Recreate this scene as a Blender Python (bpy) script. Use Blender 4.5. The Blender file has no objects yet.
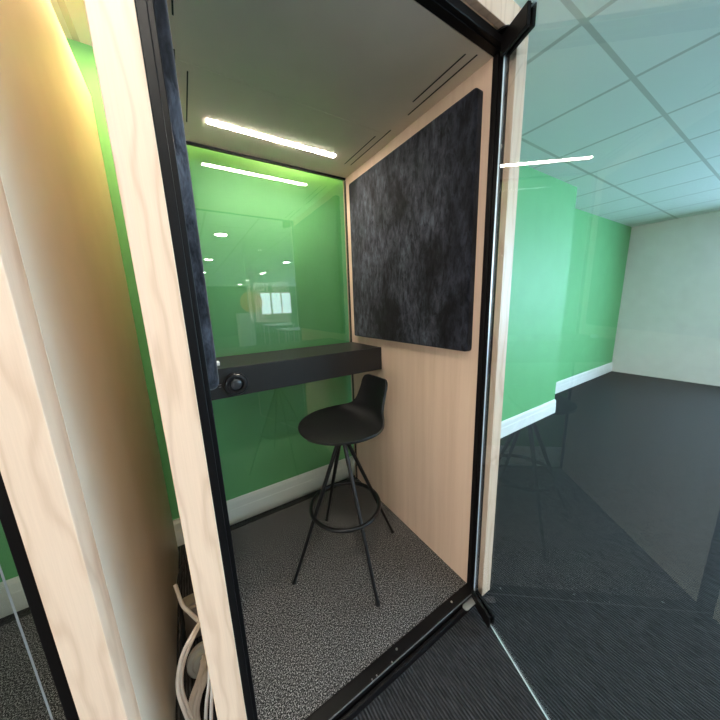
import bpy, bmesh, math, random
from mathutils import Vector, Matrix
random.seed(7)
S = bpy.context.scene
C = S.collection
PI = math.pi
FZ = -0.05          # office floor level; the booth's own carpet is z = 0
CZ = 2.44           # office ceiling

# ------------------------------------------------------------------ materials
def new_mat(name):
    m = bpy.data.materials.new(name); m.use_nodes = True
    nt = m.node_tree
    return m, nt, nt.nodes['Principled BSDF'], nt.nodes['Material Output']

def setp(b, **k):
    names = dict(color='Base Color', rough='Roughness', metal='Metallic', spec='Specular IOR Level',
                 sheen='Sheen Weight', coat='Coat Weight', coat_rough='Coat Roughness')
    for a, v in k.items():
        b.inputs[names[a]].default_value = (*v, 1) if a == 'color' else v

def coords(nt, scale=(1, 1, 1), rot=(0, 0, 0)):
    t = nt.nodes.new('ShaderNodeTexCoord'); g = nt.nodes.new('ShaderNodeNewGeometry')
    mp = nt.nodes.new('ShaderNodeMapping'); mp.inputs['Scale'].default_value = scale
    mp.inputs['Rotation'].default_value = rot
    nt.links.new(g.outputs['Position'], mp.inputs['Vector'])
    nt.nodes.remove(t)
    return mp.outputs['Vector']

def ramp(nt, fac, stops):
    r = nt.nodes.new('ShaderNodeValToRGB')
    while len(r.color_ramp.elements) < len(stops): r.color_ramp.elements.new(0.5)
    for e, (p, c) in zip(r.color_ramp.elements, stops):
        e.position = p; e.color = (*c, 1)
    nt.links.new(fac, r.inputs['Fac'])
    return r.outputs['Color']

def noise(nt, vec, scale, detail=4, rough=.5, dist=0):
    n = nt.nodes.new('ShaderNodeTexNoise')
    n.inputs['Scale'].default_value = scale; n.inputs['Detail'].default_value = detail
    n.inputs['Roughness'].default_value = rough; n.inputs['Distortion'].default_value = dist
    nt.links.new(vec, n.inputs['Vector'])
    return n.outputs['Fac']

def bump(nt, b, h, strength=.2, dist=.002):
    n = nt.nodes.new('ShaderNodeBump'); n.inputs['Strength'].default_value = strength
    n.inputs['Distance'].default_value = dist
    nt.links.new(h, n.inputs['Height']); nt.links.new(n.outputs['Normal'], b.inputs['Normal'])

def mix(nt, a, b_, fac, mode='MULTIPLY'):
    m = nt.nodes.new('ShaderNodeMix'); m.data_type = 'RGBA'; m.blend_type = mode
    if isinstance(fac, float): m.inputs[0].default_value = fac
    else: nt.links.new(fac, m.inputs[0])
    nt.links.new(a, m.inputs[6]); nt.links.new(b_, m.inputs[7])
    return m.outputs[2]

def plain(name, color, rough=.5, metal=0, spec=.5, grain=0, grain_scale=300):
    m, nt, b, o = new_mat(name)
    v = coords(nt)
    f = noise(nt, v, 6, 3)
    d = tuple(c * .93 for c in color)
    nt.links.new(ramp(nt, f, [(.3, d), (.7, color)]), b.inputs['Base Color'])
    setp(b, rough=rough, metal=metal, spec=spec)
    if grain: bump(nt, b, noise(nt, v, grain_scale, 2), grain, .001)
    return m

def birch(name, base, dark, swirl=False):
    m, nt, b, o = new_mat(name)
    if swirl:
        v = coords(nt, (1, 1, .22))
        w = nt.nodes.new('ShaderNodeTexWave'); w.wave_type = 'BANDS'; w.bands_direction = 'X'
        w.inputs['Scale'].default_value = 9; w.inputs['Distortion'].default_value = 9
        w.inputs['Detail'].default_value = 2; w.inputs['Detail Scale'].default_value = 1.6
        nt.links.new(v, w.inputs['Vector'])
        f1 = w.outputs['Fac']
        c1 = ramp(nt, f1, [(0, dark), (.12, tuple((x + y) / 2 for x, y in zip(base, dark))), (.4, base), (1, base)])
    else:
        v = coords(nt, (4, 4, .15))
        f1 = noise(nt, v, 6, 5, .6, .4)
        c1 = ramp(nt, f1, [(.3, dark), (.62, base)])
    fine = noise(nt, coords(nt, (60, 60, 1.2)), 8, 3)
    c2 = ramp(nt, fine, [(.3, (.95, .94, .93)), (.7, (1, 1, 1))])
    # vertical veneer strips with slightly different tones
    sv = coords(nt, (1, 1, 0)); vor = nt.nodes.new('ShaderNodeTexVoronoi')
    vor.inputs['Scale'].default_value = 7; nt.links.new(sv, vor.inputs['Vector'])
    sep = nt.nodes.new('ShaderNodeSeparateColor'); nt.links.new(vor.outputs['Color'], sep.inputs[0])
    c3 = ramp(nt, sep.outputs[0], [(0, (.94, .93, .92)), (1, (1.0, 1.0, 1.0))])
    nt.links.new(mix(nt, mix(nt, c1, c2, 1.0), c3, 1.0), b.inputs['Base Color'])
    setp(b, rough=.45, spec=.4)
    bump(nt, b, fine, .05, .0005)
    return m

def emit(name, color, strength):
    m = bpy.data.materials.new(name); m.use_nodes = True; nt = m.node_tree
    nt.nodes.remove(nt.nodes['Principled BSDF'])
    e = nt.nodes.new('ShaderNodeEmission'); e.inputs[0].default_value = (*color, 1); e.inputs[1].default_value = strength
    nt.links.new(e.outputs[0], nt.nodes['Material Output'].inputs[0])
    return m

def glass(name, tint, ior=1.52, boost=2.2):
    # clear pane: Fresnel mirror where a ray enters, clear passage where it leaves
    m = bpy.data.materials.new(name); m.use_nodes = True; nt = m.node_tree
    nt.nodes.remove(nt.nodes['Principled BSDF'])
    t = nt.nodes.new('ShaderNodeBsdfTransparent'); t.inputs[0].default_value = (*tint, 1)
    g = nt.nodes.new('ShaderNodeBsdfGlossy'); g.inputs['Roughness'].default_value = 0.0
    fr = nt.nodes.new('ShaderNodeFresnel'); fr.inputs['IOR'].default_value = ior
    geo = nt.nodes.new('ShaderNodeNewGeometry')
    inv = nt.nodes.new('ShaderNodeMath'); inv.operation = 'SUBTRACT'; inv.inputs[0].default_value = 1
    nt.links.new(geo.outputs['Backfacing'], inv.inputs[1])
    mu = nt.nodes.new('ShaderNodeMath'); mu.operation = 'MULTIPLY'; nt.links.new(fr.outputs[0], mu.inputs[0]); nt.links.new(inv.outputs[0], mu.inputs[1])
    m2 = nt.nodes.new('ShaderNodeMath'); m2.operation = 'MULTIPLY'; m2.use_clamp = True; m2.inputs[1].default_value = boost
    nt.links.new(mu.outputs[0], m2.inputs[0])
    mx = nt.nodes.new('ShaderNodeMixShader')
    nt.links.new(m2.outputs[0], mx.inputs[0]); nt.links.new(t.outputs[0], mx.inputs[1]); nt.links.new(g.outputs[0], mx.inputs[2])
    nt.links.new(mx.outputs[0], nt.nodes['Material Output'].inputs[0])
    return m

M = {}
M['birch'] = birch('birch_veneer', (.715, .535, .405), (.645, .465, .34))
M['birch_post'] = birch('birch_swirl', (.80, .585, .43), (.71, .495, .35), True)
M['black_metal'] = plain('black_powder_coat', (.0055, .0048, .005), .45, spec=.16)
M['black_rubber'] = plain('black_gasket', (.008, .008, .008), .7)
M['black_laminate'] = plain('black_laminate', (.019, .0183, .018), .46, spec=.35, grain=.05, grain_scale=500)
M['black_plastic'] = plain('black_plastic', (.0065, .0065, .007), .36, grain=.06, grain_scale=700)
M['black_tube'] = plain('black_tube', (.006, .006, .0065), .35, spec=.35)
M['dial'] = plain('dial_black', (.012, .012, .014), .28)
M['dial_face'] = plain('dial_face', (.05, .05, .055), .15)
M['steel'] = plain('brushed_steel', (.62, .63, .64), .3, 1)
M['zinc'] = plain('pale_metal', (.60, .60, .60), .42, .8)
M['seal'] = plain('grey_seal', (.12, .12, .12), .5)
M['glass_edge'] = plain('polished_glass_edge', (.84, .86, .85), .3, .6)
M['pale_slot'] = plain('slot_black', (.01, .01, .01), .8)
M['grey_mark'] = plain('grey_mark', (.3, .3, .3), .5)
M['beige'] = plain('beige_laminate', (.86, .79, .66), .35)
M['white_plastic'] = plain('white_plastic', (.8, .8, .78), .4)
M['white_paint'] = plain('white_skirting_paint', (.88, .86, .81), .4)
M['cream_cable'] = plain('cream_cable', (.62, .56, .50), .4)
M['white_cable'] = plain('white_cable', (.72, .72, .72), .4)
M['grey_plug'] = plain('grey_plastic', (.30, .31, .30), .5)
M['grey_box'] = plain('grey_taupe_plastic', (.22, .19, .16), .6)
M['glass'] = glass('clear_glass', (.97, .985, .975), boost=3.0)
M['door_glass'] = glass('door_glass', (.975, .99, .993), boost=2.2)
M['green'] = plain('green_paint', (.15, .45, .175), .55, spec=.4)
M['dim_wall'] = plain('dimmed_green_wall', (.05, .10, .06), .6)  # darkened in its colour to stand for the dim far office
M['white_wall'] = plain('white_wall_paint', (.74, .74, .72), .7)
M['ceil_booth'] = plain('booth_ceiling_taupe', (.82, .70, .59), .32, spec=.5)
M['lamp'] = emit('led_diffuser', (1, .90, .76), 190)
M['downlight'] = emit('downlight_diffuser', (1, .93, .82), 230)
M['downlight_warm'] = emit('warm_downlight_diffuser', (1, .74, .36), 140)
M['orange'] = plain('orange_felt', (.75, .25, .06), .8)
M['pale_desk'] = plain('pale_desk', (.78, .78, .75), .4)
M['cabinet'] = plain('cabinet_white', (.66, .67, .64), .5)
M['dark_trim'] = plain('dark_trim', (.05, .06, .06), .5)
M['sky_pane'] = emit('bright_daylight_pane', (.50, .83, 1.10), 27.0)
M['sky_pane_warm'] = emit('hazy_daylight_pane', (.70, .92, 1.0), 7.0)
M['fill_pane_left'] = emit('soft_fill_pane', (1.0, .90, .82), 9.0)  # glowing panes added as fill light from the left

def velvet(name, napped, lift):
    m, nt, b, o = new_mat(name)
    v = coords(nt, (1, 1, .5), (.2, 0, 0))
    big = noise(nt, v, 6.5, 6, .66, .5)
    fine = noise(nt, coords(nt, (1, 1, .4)), 48, 4, .7, .4)
    c1 = ramp(nt, big, [(.38, (.006, .006, .008)), (.64, tuple(c * lift for c in (.055, .061, .076)))])
    c2 = ramp(nt, fine, [(.36, (.25, .25, .28)), (.64, (1.5, 1.5, 1.53))])
    # nap brushed the other way along the strip nearest the door
    g = nt.nodes.new('ShaderNodeNewGeometry'); sx = nt.nodes.new('ShaderNodeSeparateXYZ'); nt.links.new(g.outputs['Position'], sx.inputs[0])
    nap = ramp(nt, sx.outputs['Y'], [(.11, (.38, .38, .42) if napped else (1, 1, 1)), (.19, (1, 1, 1))])
    nt.links.new(mix(nt, mix(nt, c1, c2, 1.0), nap, 1.0), b.inputs['Base Color'])
    setp(b, rough=.85, spec=.15, sheen=.22)
    b.inputs['Sheen Roughness'].default_value = .4
    bump(nt, b, fine, .15, .002)
    return m
M['velvet'] = velvet('black_velvet', True, 1.0)
M['velvet_lit'] = velvet('velvet_lit', False, 1.35)  # same velvet, colour lightened to imitate window light on the left panel

def carpet():
    m, nt, b, o = new_mat('speckled_loop_carpet')
    v = coords(nt)
    f = noise(nt, v, 235, 2, .75)
    c = ramp(nt, f, [(.40, (.009, .0085, .0085)), (.52, (.062, .058, .056)), (.63, (.47, .44, .42))])
    f2 = noise(nt, v, 5, 2)
    c2 = ramp(nt, f2, [(.3, (.9, .9, .9)), (.7, (1, 1, 1))])
    nt.links.new(mix(nt, c, c2, 1.0), b.inputs['Base Color'])
    setp(b, rough=.95, spec=.1)
    bump(nt, b, f, .5, .004)
    return m
M['carpet'] = carpet()

def ribbed():
    m, nt, b, o = new_mat('ribbed_charcoal_carpet')
    v = coords(nt)
    w = nt.nodes.new('ShaderNodeTexWave'); w.wave_type = 'BANDS'; w.bands_direction = 'X'
    w.inputs['Scale'].default_value = 27; w.inputs['Distortion'].default_value = 1.1
    w.inputs['Detail'].default_value = 2; w.inputs['Detail Scale'].default_value = 3
    nt.links.new(v, w.inputs['Vector'])
    c1 = ramp(nt, w.outputs['Fac'], [(.15, (.017, .0165, .018)), (.85, (.046, .045, .048))])
    f = noise(nt, coords(nt, (90, 9, 1)), 2.2, 3, .7)
    c2 = ramp(nt, f, [(.32, (.35, .35, .36)), (.72, (1.6, 1.6, 1.6))])
    nt.links.new(mix(nt, c1, c2, 1.0), b.inputs['Base Color'])
    setp(b, rough=.9, spec=.15)
    bump(nt, b, w.outputs['Fac'], .6, .004)
    return m
M['ribbed'] = ribbed()

def tiles():
    m, nt, b, o = new_mat('ceiling_tiles')
    v = coords(nt)
    br = nt.nodes.new('ShaderNodeTexBrick'); br.offset = 0
    br.inputs['Color1'].default_value = (.84, .85, .83, 1); br.inputs['Color2'].default_value = (.81, .82, .80, 1)
    br.inputs['Mortar'].default_value = (.56, .55, .52, 1); br.inputs['Scale'].default_value = 1
    br.inputs['Mortar Size'].default_value = .012; br.inputs['Brick Width'].default_value = .6; br.inputs['Row Height'].default_value = .6
    nt.links.new(v, br.inputs['Vector'])
    nt.links.new(br.outputs['Color'], b.inputs['Base Color'])
    setp(b, rough=.85)
    return m
M['tiles'] = tiles()

# ------------------------------------------------------------------ mesh helpers
def box(bm, x0, x1, y0, y1, z0, z1, bev=0, seg=2):
    r = bmesh.ops.create_cube(bm, size=1)
    vs = r['verts']
    for v in vs:
        v.co = Vector(((x0 + x1) / 2 + v.co.x * (x1 - x0), (y0 + y1) / 2 + v.co.y * (y1 - y0), (z0 + z1) / 2 + v.co.z * (z1 - z0)))
    if bev:
        es = list({e for v in vs for e in v.link_edges})
        bmesh.ops.bevel(bm, geom=es, offset=bev, segments=seg, affect='EDGES', profile=.5)

def obox(bm, origin, d, a0, a1, n0, n1, z0, z1, bev=0):
    """box along horizontal direction d, thickness along its normal"""
    d = Vector((d[0], d[1], 0)); n = Vector((d.y, -d.x, 0)); o = Vector((origin[0], origin[1], 0))
    before = set(bm.verts)
    box(bm, a0, a1, n0, n1, z0, z1, bev)
    for v in set(bm.verts) - before:
        c = v.co.copy(); v.co = o + d * c.x + n * c.y + Vector((0, 0, c.z))

def disc(bm, c, axis, r, h, seg=32, bev=0, r2=None):
    axis = Vector(axis).normalized()
    q = Vector((0, 0, 1)).rotation_difference(axis).to_matrix().to_4x4()
    before = set(bm.verts)
    bmesh.ops.create_cone(bm, cap_ends=True, segments=seg, radius1=r, radius2=r if r2 is None else r2, depth=h, matrix=Matrix.Translation(Vector(c)) @ q)
    if bev:
        nv = set(bm.verts) - before
        es = [e for e in bm.edges if e.verts[0] in nv and e.verts[1] in nv and len(e.link_faces) == 2 and any(len(f.verts) > 4 for f in e.link_faces)]
        bmesh.ops.bevel(bm, geom=es, offset=bev, segments=2, affect='EDGES', profile=.5)

def lathe(bm, c, axis, prof, seg=40):
    axis = Vector(axis).normalized()
    q = Vector((0, 0, 1)).rotation_difference(axis).to_matrix()
    rings = []
    for r, h in prof:
        if r < 1e-6: rings.append([bm.verts.new(Vector(c) + q @ Vector((0, 0, h)))])
        else: rings.append([bm.verts.new(Vector(c) + q @ Vector((r * math.cos(2 * PI * i / seg), r * math.sin(2 * PI * i / seg), h))) for i in range(seg)])
    for a, b in zip(rings, rings[1:]):
        for i in range(seg):
            j = (i + 1) % seg
            if len(a) == 1: bm.faces.new((a[0], b[i], b[j]))
            elif len(b) == 1: bm.faces.new((a[i], b[0], a[j]))
            else: bm.faces.new((a[i], b[i], b[j], a[j]))

def smooth_path(pts, n=8, closed=False):
    P = [Vector(p) for p in pts]; out = []; k = len(P)
    rng = range(k if closed else k - 1)
    for i in rng:
        p1, p2 = P[i], P[(i + 1) % k]
        p0 = P[i - 1] if (closed or i > 0) else p1 * 2 - p2
        p3 = P[(i + 2) % k] if (closed or i + 2 < k) else p2 * 2 - p1
        for s in range(n):
            t = s / n
            out.append(.5 * ((2 * p1) + (p2 - p0) * t + (2 * p0 - 5 * p1 + 4 * p2 - p3) * t * t + (3 * p1 - p0 - 3 * p2 + p3) * t ** 3))
    if not closed: out.append(P[-1])
    return out

def tube(bm, pts, r, seg=10, closed=False):
    P = [Vector(p) for p in pts]; n = len(P); rings = []; ref = None
    rad = r if callable(r) else (lambda t: r)
    for i, p in enumerate(P):
        if closed: t = (P[(i + 1) % n] - P[i - 1]).normalized()
        else: t = (P[min(i + 1, n - 1)] - P[max(i - 1, 0)]).normalized()
        if ref is None:
            ref = t.orthogonal().normalized()
        ref = (ref - t * ref.dot(t)).normalized(); b = t.cross(ref)
        R = rad(i / max(1, n - 1))
        rings.append([bm.verts.new(p + (ref * math.cos(2 * PI * k / seg) + b * math.sin(2 * PI * k / seg)) * R) for k in range(seg)])
    m = n if closed else n - 1
    for i in range(m):
        a, c = rings[i], rings[(i + 1) % n]
        for k in range(seg): bm.faces.new((a[k], a[(k + 1) % seg], c[(k + 1) % seg], c[k]))
    if not closed:
        bm.faces.new(list(reversed(rings[0]))); bm.faces.new(rings[-1])

def rounded_slab(bm, u0, u1, v0, v1, corner, t0, t1, fn, edge=.006, seg=6):
    """rounded rectangle in u,v extruded from t0 to t1 with a softened rim; fn maps (u,v,t) to xyz"""
    def loop(ins):
        r = max(corner - ins, .001); a, b, c, d = u0 + ins, u1 - ins, v0 + ins, v1 - ins; L = []
        for cx, cy, s in ((b - r, d - r, 0), (a + r, d - r, 1), (a + r, c + r, 2), (b - r, c + r, 3)):
            for k in range(seg + 1):
                th = (s + k / seg) * PI / 2; L.append((cx + r * math.cos(th), cy + r * math.sin(th)))
        return L
    sg = 1 if t1 > t0 else -1
    levels = [(0, t0)] + [(edge * (1 - math.cos(k * PI / 8)), t1 - sg * edge * (1 - math.sin(k * PI / 8))) for k in range(5)]
    rings = [[bm.verts.new(fn(u, v, t)) for u, v in loop(i)] for i, t in levels]
    for a, b in zip(rings, rings[1:]):
        for k in range(len(a)): bm.faces.new((a[k], a[(k + 1) % len(a)], b[(k + 1) % len(a)], b[k]))
    bm.faces.new(rings[0][::-1]); bm.faces.new(rings[-1])

def base(root):
    o = Vector((0, 0, 0))
    while root is not None: o += root.location; root = root.parent
    return o

def obj(name, bm, mats, parent=None, smooth=False, loc=None):
    """link bm as ONE mesh object; parent: coordinates are world, kept in place"""
    bmesh.ops.recalc_face_normals(bm, faces=bm.faces[:])
    off = base(parent) if parent else Vector(loc or (0, 0, 0))
    bmesh.ops.translate(bm, verts=bm.verts[:], vec=-off)
    me = bpy.data.meshes.new(name); bm.to_mesh(me); bm.free()
    if smooth:
        for p in me.polygons: p.use_smooth = True
        try: me.set_sharp_from_angle(angle=math.radians(38))
        except Exception: pass
    o = bpy.data.objects.new(name, me); C.objects.link(o)
    for m in (mats if isinstance(mats, (list, tuple)) else [mats]): me.materials.append(m)
    if parent: o.parent = parent
    elif loc: o.location = loc
    return o

def tag(o, label, cat, group=None):
    o['label'] = label; o['category'] = cat
    if group: o['group'] = group
    return o

def thing(name, label, cat, loc, group=None):
    o = bpy.data.objects.new(name, None); C.objects.link(o); o.location = loc; o.empty_display_size = .1
    return tag(o, label, cat, group)

def struct(name, bm, mat):
    o = obj(name, bm, mat); o['kind'] = 'structure'; return o

NB = bmesh.new

# ------------------------------------------------------------------ the setting
X0, X1, Y0, Y1 = -6.0, 5.6, -13.0, 1.12
bm = NB(); box(bm, X0, X1, Y0, 1.6, FZ - .1, FZ); struct('floor', bm, M['ribbed'])
bm = NB(); box(bm, X0, X1, Y0, 1.6, CZ, CZ + .1); struct('ceiling', bm, M['tiles'])
bm = NB(); box(bm, X0, X1, Y1, Y1 + .15, FZ, CZ); struct('wall_back', bm, M['green'])
bm = NB(); box(bm, .30, 2.68, .80, Y1, FZ, CZ); struct('wall_right', bm, M['green'])
def skirting(name, pts):
    """profile swept along a polyline of wall-face points (room side to the left of travel)"""
    prof = [(0, 0), (.016, 0), (.016, .10), (.0135, .106), (.0135, .148), (.008, .166), (.004, .170), (0, .170)]
    bm = NB(); n = len(pts); rings = []
    for i, p in enumerate(pts):
        p = Vector((p[0], p[1]))
        ds = []
        if i > 0: ds.append((p - Vector(pts[i - 1])).normalized())
        if i < n - 1: ds.append((Vector(pts[i + 1]) - p).normalized())
        ns = [Vector((d.y, -d.x)) for d in ds]
        nn = ns[0] if len(ns) == 1 else (ns[0] + ns[1]) / (1 + ns[0].dot(ns[1]))
        rings.append([bm.verts.new((p.x + nn.x * a, p.y + nn.y * a, FZ + h)) for a, h in prof])
    for a, b in zip(rings, rings[1:]):
        for k in range(len(prof)): bm.faces.new((a[k], a[(k + 1) % len(prof)], b[(k + 1) % len(prof)], b[k]))
    bm.faces.new(rings[0]); bm.faces.new(rings[-1][::-1])
    return struct(name, bm, M['white_paint'])
skirting('baseboard_back', [(X0, Y1), (.30, Y1)])
skirting('baseboard_right', [(.30, Y1), (.30, .80), (2.68, .80), (2.68, Y1), (X1, Y1)])

# the far office, partly seen mirrored in the glass; left-wall windows added for light
def wall_with_windows(name, horizontal, at, lo, hi, wins, zs, zt, th, mat='white_wall'):
    bm = NB()
    def seg(a, b, z0, z1):
        if b - a < 1e-4: return
        if horizontal: box(bm, a, b, at - th, at, z0, z1)
        elif at > 0: box(bm, at, at + th, a, b, z0, z1)
        else: box(bm, at - th, at, a, b, z0, z1)
    cur = lo
    for a, b in wins:
        seg(cur, a, FZ, CZ); seg(a, b, FZ, zs); seg(a, b, zt, CZ); cur = b
    seg(cur, hi, FZ, CZ)
    return struct(name, bm, M[mat])
wf = [(2.6, 4.3), (4.7, 6.1)]
wr = [(-12.2, -9.8), (-9.2, -6.8), (-6.2, -3.8), (-3.2, -0.9)]
wall_with_windows('wall_front', True, Y0, X0, X1, wf, .95, 2.15, .2, 'dim_wall')
wall_with_windows('wall_far_right', False, X1, Y0, Y1 + .15, wr, .75, 2.25, .2)
wl = [(-9.4, -7.0), (-6.4, -4.0), (-3.4, -1.0)]  # left windows are added, to light the booth front
wall_with_windows('wall_left', False, X0, Y0, Y1 + .15, wl, .75, 2.25, .2)
wn = 0
def window(a, b, zs, zt, horizontal, at):
    global wn; wn += 1
    r = bpy.data.objects.new('window_%d' % wn, None); C.objects.link(r); r['kind'] = 'structure'
    n = 3 if b - a > 1.5 else 2
    bm = NB(); bp = NB()
    def bx(q, a0, a1, z0, z1, t0, t1):
        if horizontal: box(q, a0, a1, at - t1, at - t0, z0, z1)
        elif at > 0: box(q, at + t0, at + t1, a0, a1, z0, z1)
        else: box(q, at - t1, at - t0, a0, a1, z0, z1)
    for k in range(n + 1):
        c = a + (b - a) * k / n; bx(bm, max(a, c - .03), min(b, c + .03), zs, zt, .06, .12)
    bx(bm, a, b, zs, zs + .05, .06, .12); bx(bm, a, b, zt - .05, zt, .06, .12)
    bx(bp, a, b, zs, zt, .125, .135)
    obj('window_frame', bm, M['white_paint'], r); obj('window_pane', bp, M['sky_pane_warm' if horizontal else ('sky_pane' if at > 0 else 'fill_pane_left')], r)
for a, b in wf: window(a, b, .95, 2.15, True, Y0)
for a, b in wr: window(a, b, .75, 2.25, False, X1)
for a, b in wl: window(a, b, .75, 2.25, False, X0)

# ------------------------------------------------------------------ booths
W, D, H = 0.945, 0.9931, 2.10
OUT_R, OUT_L = .0874, -W - .0874
def booth(dx, label, skin, wood_front, door_angle, rich):
    root = thing('phone_booth', label, 'phone booth', (dx - W / 2, .47, FZ))
    X = lambda x: x + dx
    # side walls: lining behind the frame and the outer skin
    for sgn, (a, b, c) in ((1, (0.0, .027, OUT_R)), (-1, (-W, -W - .027, OUT_L))):
        bm = NB()
        lo, hi = min(a, c), max(a, c)
        box(bm, X(lo), X(hi), 0.0, 1.03, -.03, 2.20)
        obj('side_wall', bm, skin, root)
        bm = NB(); lo, hi = min(b, c), max(b, c)
        box(bm, X(lo), X(hi), -.065, -.0002, -.03, 2.20, .0015)
        obj('front_post', bm, wood_front if sgn < 0 else M['birch_post'], root)
        bm = NB(); box(bm, X(lo) + .006, X(hi) - .006, -.055, 1.02, FZ, -.0302)
        obj('plinth', bm, M['black_rubber'], root)
    bm = NB(); box(bm, X(-W - .0268), X(.0268), -.065, -.0452, 2.127, 2.20, .0015); obj('front_lintel', bm, M['birch_post'], root)
    # black inner door frame
    bm = NB()
    box(bm, X(0), X(.0268), -.020, -.0004, -.0, 2.127, .002); box(bm, X(-W - .0268), X(-W), -.020, -.0004, 0, 2.127, .002)
    box(bm, X(.002), X(.0268), -.043, -.0235, -.0, 2.127, .0015); box(bm, X(-W - .0268), X(-W - .0104), -.043, -.0235, 0, 2.127, .0015)
    box(bm, X(.008), X(.0268), -.026, -.018, 0, 2.12); box(bm, X(-W - .0268), X(-W - .016), -.026, -.018, 0, 2.12)
    box(bm, X(-W - .0266), X(.0266), -.0430, -.0005, H, 2.127, .002)
    box(bm, X(-W), X(0), -.0285, -.0255, H - .0035, H + .001)
    obj('door_frame', bm, M['black_metal'], root)
    bm = NB()
    box(bm, X(-W - .0266), X(.0266), -.0448, -.0006, FZ, .004, .003)
    box(bm, X(-W - .0266), X(.0266), -.0645, -.0505, FZ, -.018, .003)
    box(bm, X(-W - .0266), X(.0266), -.0505, -.0448, FZ, -.034)
    th = obj('threshold', bm, M['black_metal'], root)
    if rich:
        for sx, sy in ((-.445, -.020), (-.13, -.020), (-.80, -.020), (-.485, -.041), (-.555, -.041), (-.575, -.041)):
            bm = NB(); disc(bm, (X(sx), sy, .0045), (0, 0, 1), .0042 if sy > -.03 else .0024, .002, 14); obj('screw', bm, M['steel'], th)
        bm = NB(); box(bm, X(-W - .02), X(.02), -.0466, -.0450, -.002, .0035); obj('seal_strip', bm, M['seal'], th)
    # ceiling, two panels with a seam, and slots
    bm = NB(); box(bm, X(-W + .0004), X(-.0004), .0004, .505, H, H + .02); obj('ceiling_panel', bm, M['ceil_booth'], root)
    bm = NB(); box(bm, X(-W + .0004), X(-.0004), .506, D + .03, H - .0006, H + .02); cp = obj('ceiling_panel', bm, M['ceil_booth'], root)
    for sx, y0, y1 in ((-.091, .036, .282), (-.055, .019, .351), (-.091, .54, .838), (-.055, .468, .833)):
        for s in (sx, -W - sx):
            bm = NB(); box(bm, X(s - .0022), X(s + .0022), y0, y1, H - .0014, H + .004); obj('vent_slot', bm, M['pale_slot'], root)
    bm = NB(); box(bm, X(-W - .02), X(.02), .0, 1.03, H + .021, 2.20); obj('roof', bm, M['birch'], root)
    # back pane in black gaskets
    bm = NB(); box(bm, X(-W + .001), X(-.001), D, D + .010, .0025, H - .0008); obj('back_pane', bm, M['glass'], root)
    bm = NB()
    box(bm, X(-W + .0002), X(-.0002), D - .001, D + .016, H - .010, H - .0007); box(bm, X(-W + .0002), X(-.0002), D - .001, D + .016, -.03, .003)
    box(bm, X(-.005), X(-.0002), D - .001, D + .016, .007, H - .016); box(bm, X(-W + .0002), X(-W + .008), D - .004, D + .016, .007, H - .016)
    obj('pane_gasket', bm, M['black_rubber'], root)
    bm = NB(); box(bm, X(-W + .0004), X(-.0004), .0002, D - .003, -.03, 0); obj('carpet', bm, M['carpet'], root)
    # glass door on pivot clamps
    a = math.radians(door_angle); d = (-math.cos(a), -math.sin(a)); o = (X(-.010), -.0475)
    bm = NB(); obox(bm, o, d, .001, .89, -.003, .003, -.026, 2.112)
    dr = obj('door', bm, [M['door_glass'], M['glass_edge']], root)
    n = Vector((d[1], -d[0], 0))
    for p in dr.data.polygons:
        if abs(p.normal.dot(n)) < .5: p.material_index = 1
    for z0, z1 in ((2.066, 2.122), (-.034, .020)):
        bm = NB()
        e = .104 if z0 > 1 else .120
        obox(bm, o, d, -.0, e, .0032, .015, z0, z1, .002); obox(bm, o, d, -.0, e, -.015, -.0032, z0, z1, .002)
        obox(bm, o, d, -.0, e - .004, -.0032, .0032, (z0 + .046) if z0 > 1 else z0 + .001, z1 - .001 if z0 > 1 else z0 + .007)
        obj('pivot_clamp', bm, M['black_metal'], dr)
    bm = NB(); disc(bm, (o[0] - .004, o[1] + .004, 2.1245), (0, 0, 1), .032, .005, 32, .001)
    obj('top_pivot', bm, M['black_metal'], dr)
    bm = NB(); disc(bm, (o[0] + .002, o[1] + .018, 2.1205), (0, 0, 1), .004, .003, 16); obj('pivot_screw', bm, M['steel'], dr)
    bm = NB(); rounded_slab(bm, o[0] - .085, o[0] + .010, -.074, -.0455, .011, -.0178, -.0135, lambda u, v, t: (u, v, t), .002)
    pv = obj('floor_pivot', bm, M['zinc'], dr, True)
    pv['label'] = 'silver floor pivot plate'
    bm = NB(); disc(bm, (o[0] - .060, -.058, -.0132), (0, 0, 1), .004, .0015, 16); obj('pivot_screw', bm, M['steel'], dr)
    return root

MAIN = booth(0, 'tall birch phone booth with open glass door and black inner frame', M['birch'], M['birch_post'], 70.5, True)
booth(-1.264, 'neighbouring booth with beige side wall, left of the gap full of cables', M['beige'], M['birch_post'], 0, False)

# ------------------------------------------------------------------ things in the booth
def acoustic(xw, sgn, label, th=.034, z0=1.117, cr=.014):
    bm = NB()
    rounded_slab(bm, .030 if sgn < 0 else .010, .905, z0, 2.030, cr, 0, th, lambda u, v, t: (xw + sgn * (t + .0005), u, v), .010 if th > .03 else .016)
    o = obj('acoustic_panel', bm, M['velvet' if sgn < 0 else 'velvet_lit'], MAIN, True)
    o['label'] = label
acoustic(0, -1, 'large black velvet acoustic panel on the right birch wall above the desk')
acoustic(-W, 1, 'dark velvet acoustic panel seen edge on inside the left post', .022, 1.136, .03)

t = thing('ceiling_light', 'glowing white linear LED bar under the booth ceiling', 'light', (-.48, .79, H - .003))
bm = NB(); box(bm, -.782, -.178, .774, .806, H - .0011, H - .0007); obj('housing', bm, M['zinc'], t)
bm = NB(); box(bm, -.780, -.180, .777, .803, H - .0030, H - .0012); obj('diffuser', bm, M['lamp'], t)

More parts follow.
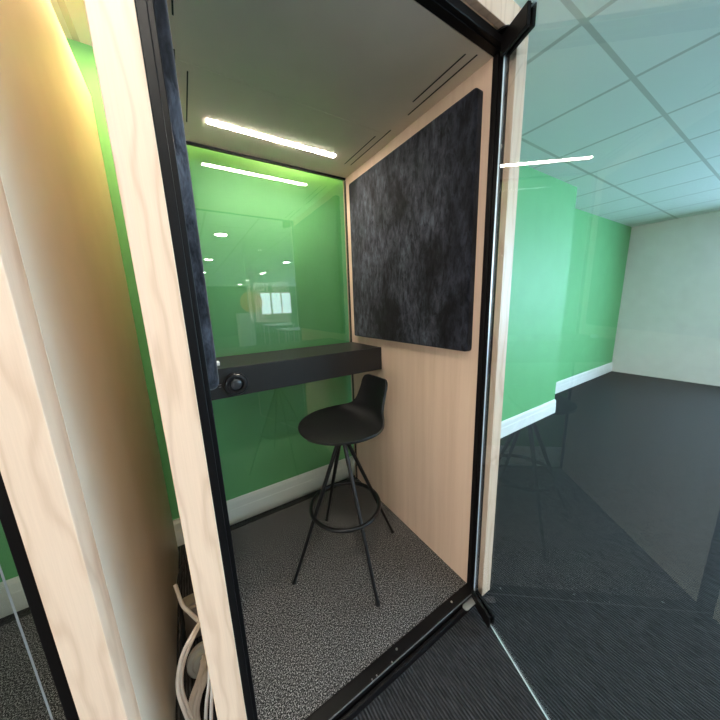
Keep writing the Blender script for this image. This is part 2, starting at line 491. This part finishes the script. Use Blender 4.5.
DX0, DX1, DY0, DZ0, DZ1 = -W + .001, -.001, .646, .931, 1.066
t = thing('wall_desk', 'black box desk spanning the booth across the back pane', 'desk', (-W / 2, .82, DZ0))
bm = NB(); box(bm, DX0, DX1, DY0, D - .005, DZ0, DZ1, .003); obj('desk_box', bm, M['black_laminate'], t)
kc = (-.815, DY0, .991)
bm = NB()
lathe(bm, kc, (0, -1, 0), [(.0, .0005), (.047, .0005), (.049, .004), (.049, .024), (.045, .030), (.036, .031), (.030, .026), (.027, .012), (.0, .011)])
kn = obj('dial', bm, M['dial'], t, True)
bm = NB(); lathe(bm, kc, (0, -1, 0), [(0, .0112), (.0235, .0112), (.0235, .020), (.020, .023), (.008, .0245), (0, .0245)]); obj('button', bm, M['dial_face'], kn, True)
bm = NB(); box(bm, -.886, -.874, DY0 - .0006, DY0 + .001, .994, .9975); box(bm, -.884, -.875, DY0 - .0006, DY0 + .001, .984, .9868); obj('dial_icon', bm, M['grey_mark'], t)
bm = NB(); box(bm, -.895, -.862, .715, .745, DZ1 + .0003, DZ1 + .022, .006, 3)
tag(obj('power_adapter', bm, M['white_plastic'], None, True, (-.878, .73, DZ1)), 'small white power adapter on the desk end beside the left velvet panel', 'power adapter')

# ------------------------------------------------------------------ bar stool
SX, SY = -.396, .447
TURN = math.radians(2.5)   # the seat is swivelled a little towards the door
t = thing('bar_stool', 'black bar stool with low curved back, four rod legs and foot ring', 'bar stool', (SX, SY, 0))
def seat():
    # profile from front lip to back top: (x forward = -, z), half width, side lift
    prof = [(-.2095, .7640, .018, 0), (-.2065, .7660, .040, 0), (-.198, .7685, .070, 0), (-.185, .7705, .0995, 0), (-.165, .7722, .130, 0), (-.135, .7730, .161, 0), (-.095, .7730, .187, .001),
            (-.045, .7725, .205, .003), (.01, .7710, .2095, .006), (.06, .7700, .201, .010), (.100, .7720, .180, .014), (.130, .7810, .150, .017), (.152, .7980, .125, .020),
            (.168, .8250, .110, .020), (.180, .8600, .102, .018), (.190, .8950, .098, .015), (.198, .9300, .096, .012), (.203, .9520, .085, .008), (.2045, .9600, .064, .004)]
    P = smooth_path([(a, 0, b) for a, b, _, _ in prof], 4)
    Wd = smooth_path([(c, d, 0) for _, _, c, d in prof], 4)
    bm = NB(); NS = 20; grid = []; ct, st = math.cos(TURN), math.sin(TURN)
    for i, (p, w) in enumerate(zip(P, Wd)):
        tn = (P[min(i + 1, len(P) - 1)] - P[max(0, i - 1)]).normalized(); nrm = Vector((-tn.z, 0, tn.x))
        row = []
        for k in range(NS + 1):
            s = -1 + 2 * k / NS
            lift = w.y * (abs(s) ** 3)
            q = Vector((p.x, s * w.x, p.z)) + nrm * lift
            row.append(bm.verts.new((SX + q.x * ct - q.y * st, SY - .018 + q.x * st + q.y * ct, q.z)))
        grid.append(row)
    for a, b in zip(grid, grid[1:]):
        for k in range(NS): bm.faces.new((a[k], a[k + 1], b[k + 1], b[k]))
    return bm
o = obj('seat', seat(), M['black_plastic'], t, True)
md = o.modifiers.new('thickness', 'SOLIDIFY'); md.thickness = .011; md.offset = -1
md = o.modifiers.new('round', 'BEVEL'); md.width = .004; md.segments = 3; md.limit_method = 'ANGLE'
# the solidified underside must hang below the seating face
bm = NB(); disc(bm, (SX, SY, .726), (0, 0, 1), .075, .010, 32, .002); disc(bm, (SX, SY, .745), (0, 0, 1), .095, .024, 32, .002); disc(bm, (SX, SY, .700), (0, 0, 1), .036, .048, 24, .003)
obj('seat_mount', bm, M['black_plastic'], t, True)
for k in range(4):
    a = k * PI / 2 + math.radians(-2.6)
    ca, sa = math.cos(a), math.sin(a)
    p0 = Vector((SX + .013 * ca, SY + .013 * sa, .690)); p1 = Vector((SX + .293 * ca, SY + .293 * sa, .006))
    bm = NB(); tube(bm, [p0.lerp(p1, i / 8) for i in range(9)], lambda u: .0108 - .0030 * u, 14); lg = obj('leg', bm, M['black_tube'], t, True)
    bm = NB(); disc(bm, (p1.x, p1.y, .0047), (0, 0, 1), .0105, .0085, 16, .0015); obj('foot_glide', bm, M['black_rubber'], lg, True)
bm = NB(); tube(bm, [(SX + .174 * math.cos(2 * PI * i / 72), SY + .174 * math.sin(2 * PI * i / 72), .315) for i in range(72)], .0100, 12, True)
obj('foot_ring', bm, M['black_tube'], t, True)

# ------------------------------------------------------------------ cables in the gap beside the booth
def cable(pts, r, mat, label):
    P = smooth_path(pts); e = P[-1]
    bm = NB(); tube(bm, P, r, 10)
    tag(obj('cable', bm, M[mat], None, True, (e.x, e.y, FZ)), label, 'cable')
cable([(-1.036, .16, .44), (-1.039, .10, .476), (-1.062, .05, .496), (-1.088, .04, .465), (-1.106, .04, .408), (-1.112, .04, .352), (-1.108, .045, .268), (-1.103, .05, .178), (-1.10, .05, .08), (-1.10, .04, FZ + .012), (-1.10, -.01, FZ + .005)], .0046, 'cream_cable',
      'cream cable looping out furthest left in the gap beside the post')
cable([(-1.040, .20, .40), (-1.044, .13, .436), (-1.063, .085, .447), (-1.087, .07, .418), (-1.104, .07, .365), (-1.109, .07, .306), (-1.105, .08, .218), (-1.10, .085, .125), (-1.10, .085, .05), (-1.10, .075, FZ + .012), (-1.115, .02, FZ + .005)], .0040, 'cream_cable',
      'cream cable running just inside the outermost loop beside the post')
cable([(-1.120, .34, .40), (-1.106, .30, .351), (-1.091, .28, .333), (-1.066, .25, .307), (-1.046, .23, .27), (-1.038, .24, .18), (-1.04, .25, .06), (-1.038, .16, FZ + .005)], .0058, 'cream_cable',
      'short cream cable slanting down to the right over the grey box')
cable([(-1.037, .055, .46), (-1.036, .03, .40), (-1.038, .02, .344), (-1.047, .02, .284), (-1.058, .03, .186), (-1.06, .035, .08), (-1.06, .02, FZ + .01), (-1.06, -.04, FZ + .005)], .0044, 'white_cable',
      'white cable hanging straight nearest the birch post')
cable([(-1.039, .09, .46), (-1.037, .06, .39), (-1.047, .04, .325), (-1.060, .04, .266), (-1.073, .05, .169), (-1.075, .055, .07), (-1.075, .04, FZ + .01), (-1.078, -.04, FZ + .005)], .0044, 'white_cable',
      'white cable hanging left of the white cable nearest the post')
cable([(-1.04, .40, .45), (-1.075, .40, .43), (-1.098, .40, .405), (-1.114, .40, .365), (-1.123, .40, .31), (-1.126, .40, .26), (-1.13, .41, .15), (-1.145, .43, .04), (-1.15, .42, FZ + .006), (-1.15, .36, FZ + .006)], .006, 'black_rubber',
      'black cable curving out above the grey box in the gap')
# grey round plug with its thick bundle of wires
t = thing('cable_plug', 'round grey plug at the head of a thick taupe wire bundle', 'plug', (-1.082, .3, FZ))
ax = Vector((.12, -1, .5)).normalized(); pc = Vector((-1.081, .30, .085))
bm = NB(); lathe(bm, pc, ax, [(0, -.02), (.045, -.02), (.047, -.012), (.047, .004), (.044, .008), (.034, .009), (.031, .013), (.031, .019), (.028, .023), (0, .024)]); obj('plug_body', bm, M['grey_plug'], t, True)
bm = NB(); box(bm, -1.11, -1.055, .30, .34, FZ, .05, .004); obj('plug_foot', bm, M['black_rubber'], t)
core = smooth_path([(-1.068, .285, .100), (-1.065, .255, .128), (-1.070, .225, .137), (-1.084, .20, .126), (-1.101, .19, .102), (-1.113, .18, .068), (-1.116, .17, .024), (-1.112, .16, FZ + .03), (-1.105, .13, FZ + .022)])
for k in range(7):
    a = 2 * PI * k / 6; rr = .0 if k == 6 else .0115
    pts = [p + Vector((rr * math.cos(a + .02 * i), rr * .6 * math.sin(a + .02 * i), rr * .8 * math.sin(a + .02 * i))) for i, p in enumerate(core)]
    bm = NB(); tube(bm, pts, .0066, 8); obj('wire', bm, M['cream_cable'], t, True)
t = thing('power_supply', 'grey rectangular power box behind the crossing cables', 'power box', (-1.09, .53, FZ))
bm = NB(); box(bm, -1.14, -1.036, .50, .58, FZ, .105, .008); obj('case', bm, M['grey_box'], t)
bm = NB(); box(bm, -1.13, -1.046, .515, .565, .1052, .112, .003); obj('lid', bm, M['grey_box'], t)

# ------------------------------------------------------------------ far office things, mirrored in the glass, and two downlights added for light
k = 0
names = {(-.335, -2.27): 'nearest to the booth in the left row', (-.335, -4.75): 'second in the left row', (-.335, -7.25): 'third in the left row', (-.335, -9.75): 'fourth in the left row',
         (1.40, -2.10): 'nearest to the booth in the right row', (1.40, -4.57): 'second in the right row', (1.40, -7.07): 'third in the right row', (1.40, -9.57): 'fourth in the right row', (1.40, -11.7): 'last in the right row',
         (3.2, -1.2): 'ahead of the green pier', (3.2, -4.57): 'second in the outer row', (3.2, -7.07): 'third in the outer row', (-1.00, -.80): 'added ahead of the left birch post to light the gap', (-1.10, .80): 'added above the gap between the two booths to light it', (-.30, .87): 'above the birch booth roof', (-2.4, -2.27): 'over the left aisle', (-2.4, -4.75): 'second over the left aisle'}  # lamps by the left post and over the gap added to brighten the gap
for (x, y), w in names.items():
    t = thing('downlight', 'round white ceiling downlight, ' + w, 'ceiling light', (x, y, CZ), 'office downlights')
    bm = NB(); lathe(bm, (x, y, CZ - .0005), (0, 0, -1), [(.085, .0), (.105, 0), (.104, .006), (.085, .008), (.085, 0)], 28); obj('trim_ring', bm, M['white_paint'], t, True)
    bm = NB(); disc(bm, (x, y, CZ - .0042), (0, 0, 1), .084, .005, 28); obj('diffuser', bm, M['downlight_warm' if y > 0 else 'downlight'], t)

def desk(x0, x1, y0, y1, label):
    t = thing('office_desk', label, 'desk', ((x0 + x1) / 2, (y0 + y1) / 2, FZ))
    bm = NB(); box(bm, x0, x1, y0, y1, .655, .685, .004); obj('desk_top', bm, M['pale_desk'], t)
    for x in (x0 + .05, x1 - .05):
        for y in (y0 + .05, y1 - .05):
            bm = NB(); box(bm, x - .02, x + .02, y - .02, y + .02, FZ, .6548); obj('leg', bm, M['zinc'], t)
desk(1.35, 2.75, -5.9, -5.1, 'pale office desk mirrored in the back pane')
desk(1.55, 2.6, -8.6, -7.8, 'further pale desk under the office windows')
t = thing('office_cabinet', 'white office cabinet mirrored in the back pane left of the desks', 'cabinet', (.38, -5.2, FZ))
bm = NB(); box(bm, .20, .56, -5.45, -5.0, FZ, 1.2, .004); obj('cabinet_body', bm, M['cabinet'], t)
bm = NB(); box(bm, .21, .378, -4.9995, -4.985, FZ + .06, 1.18, .002); obj('cabinet_door', bm, M['cabinet'], t)
bm = NB(); box(bm, .382, .55, -4.9995, -4.985, FZ + .06, 1.18, .002); obj('cabinet_door', bm, M['cabinet'], t)
t = thing('acoustic_disc', 'round orange felt disc hanging from the office ceiling', 'acoustic panel', (1.13, -8.0, 1.16))
bm = NB(); disc(bm, (1.13, -8.0, 1.54), (0, 1, 0), .38, .04, 48, .006); obj('felt_disc', bm, M['orange'], t)
bm = NB(); tube(bm, [(1.13, -8, 1.90), (1.13, -8, CZ)], .003, 8); obj('wire', bm, M['dark_trim'], t)

# ------------------------------------------------------------------ world, camera, look
w = bpy.data.worlds.new('world'); S.world = w; w.use_nodes = True
w.node_tree.nodes['Background'].inputs[0].default_value = (.75, .88, 1, 1)
w.node_tree.nodes['Background'].inputs[1].default_value = .6

cam = bpy.data.cameras.new('camera'); co = bpy.data.objects.new('camera', cam); C.objects.link(co)
cam.sensor_width = 36; cam.lens = 277.32 / 720 * 36; cam.clip_start = .01
yaw, pitch, roll = .5535, -.1971, -.0349
cy, sy, cp, sp = math.cos(yaw), math.sin(yaw), math.cos(pitch), math.sin(pitch)
f = Vector((sy * cp, cy * cp, sp)); r = Vector((cy, -sy, 0)); u = r.cross(f)
r2 = r * math.cos(roll) + u * math.sin(roll); u2 = u * math.cos(roll) - r * math.sin(roll)
m = Matrix((r2, u2, -f)).transposed().to_4x4(); m.translation = Vector((-.9711, -.6757, 1.3189))
co.matrix_world = m
S.camera = co
S.view_settings.view_transform = 'Standard'; S.view_settings.look = 'None'
S.view_settings.gamma = 1; S.view_settings.exposure = 0.0; S.view_settings.use_curve_mapping = False
S.cycles.max_bounces = 14; S.cycles.diffuse_bounces = 6; S.cycles.glossy_bounces = 6; S.cycles.transparent_max_bounces = 24
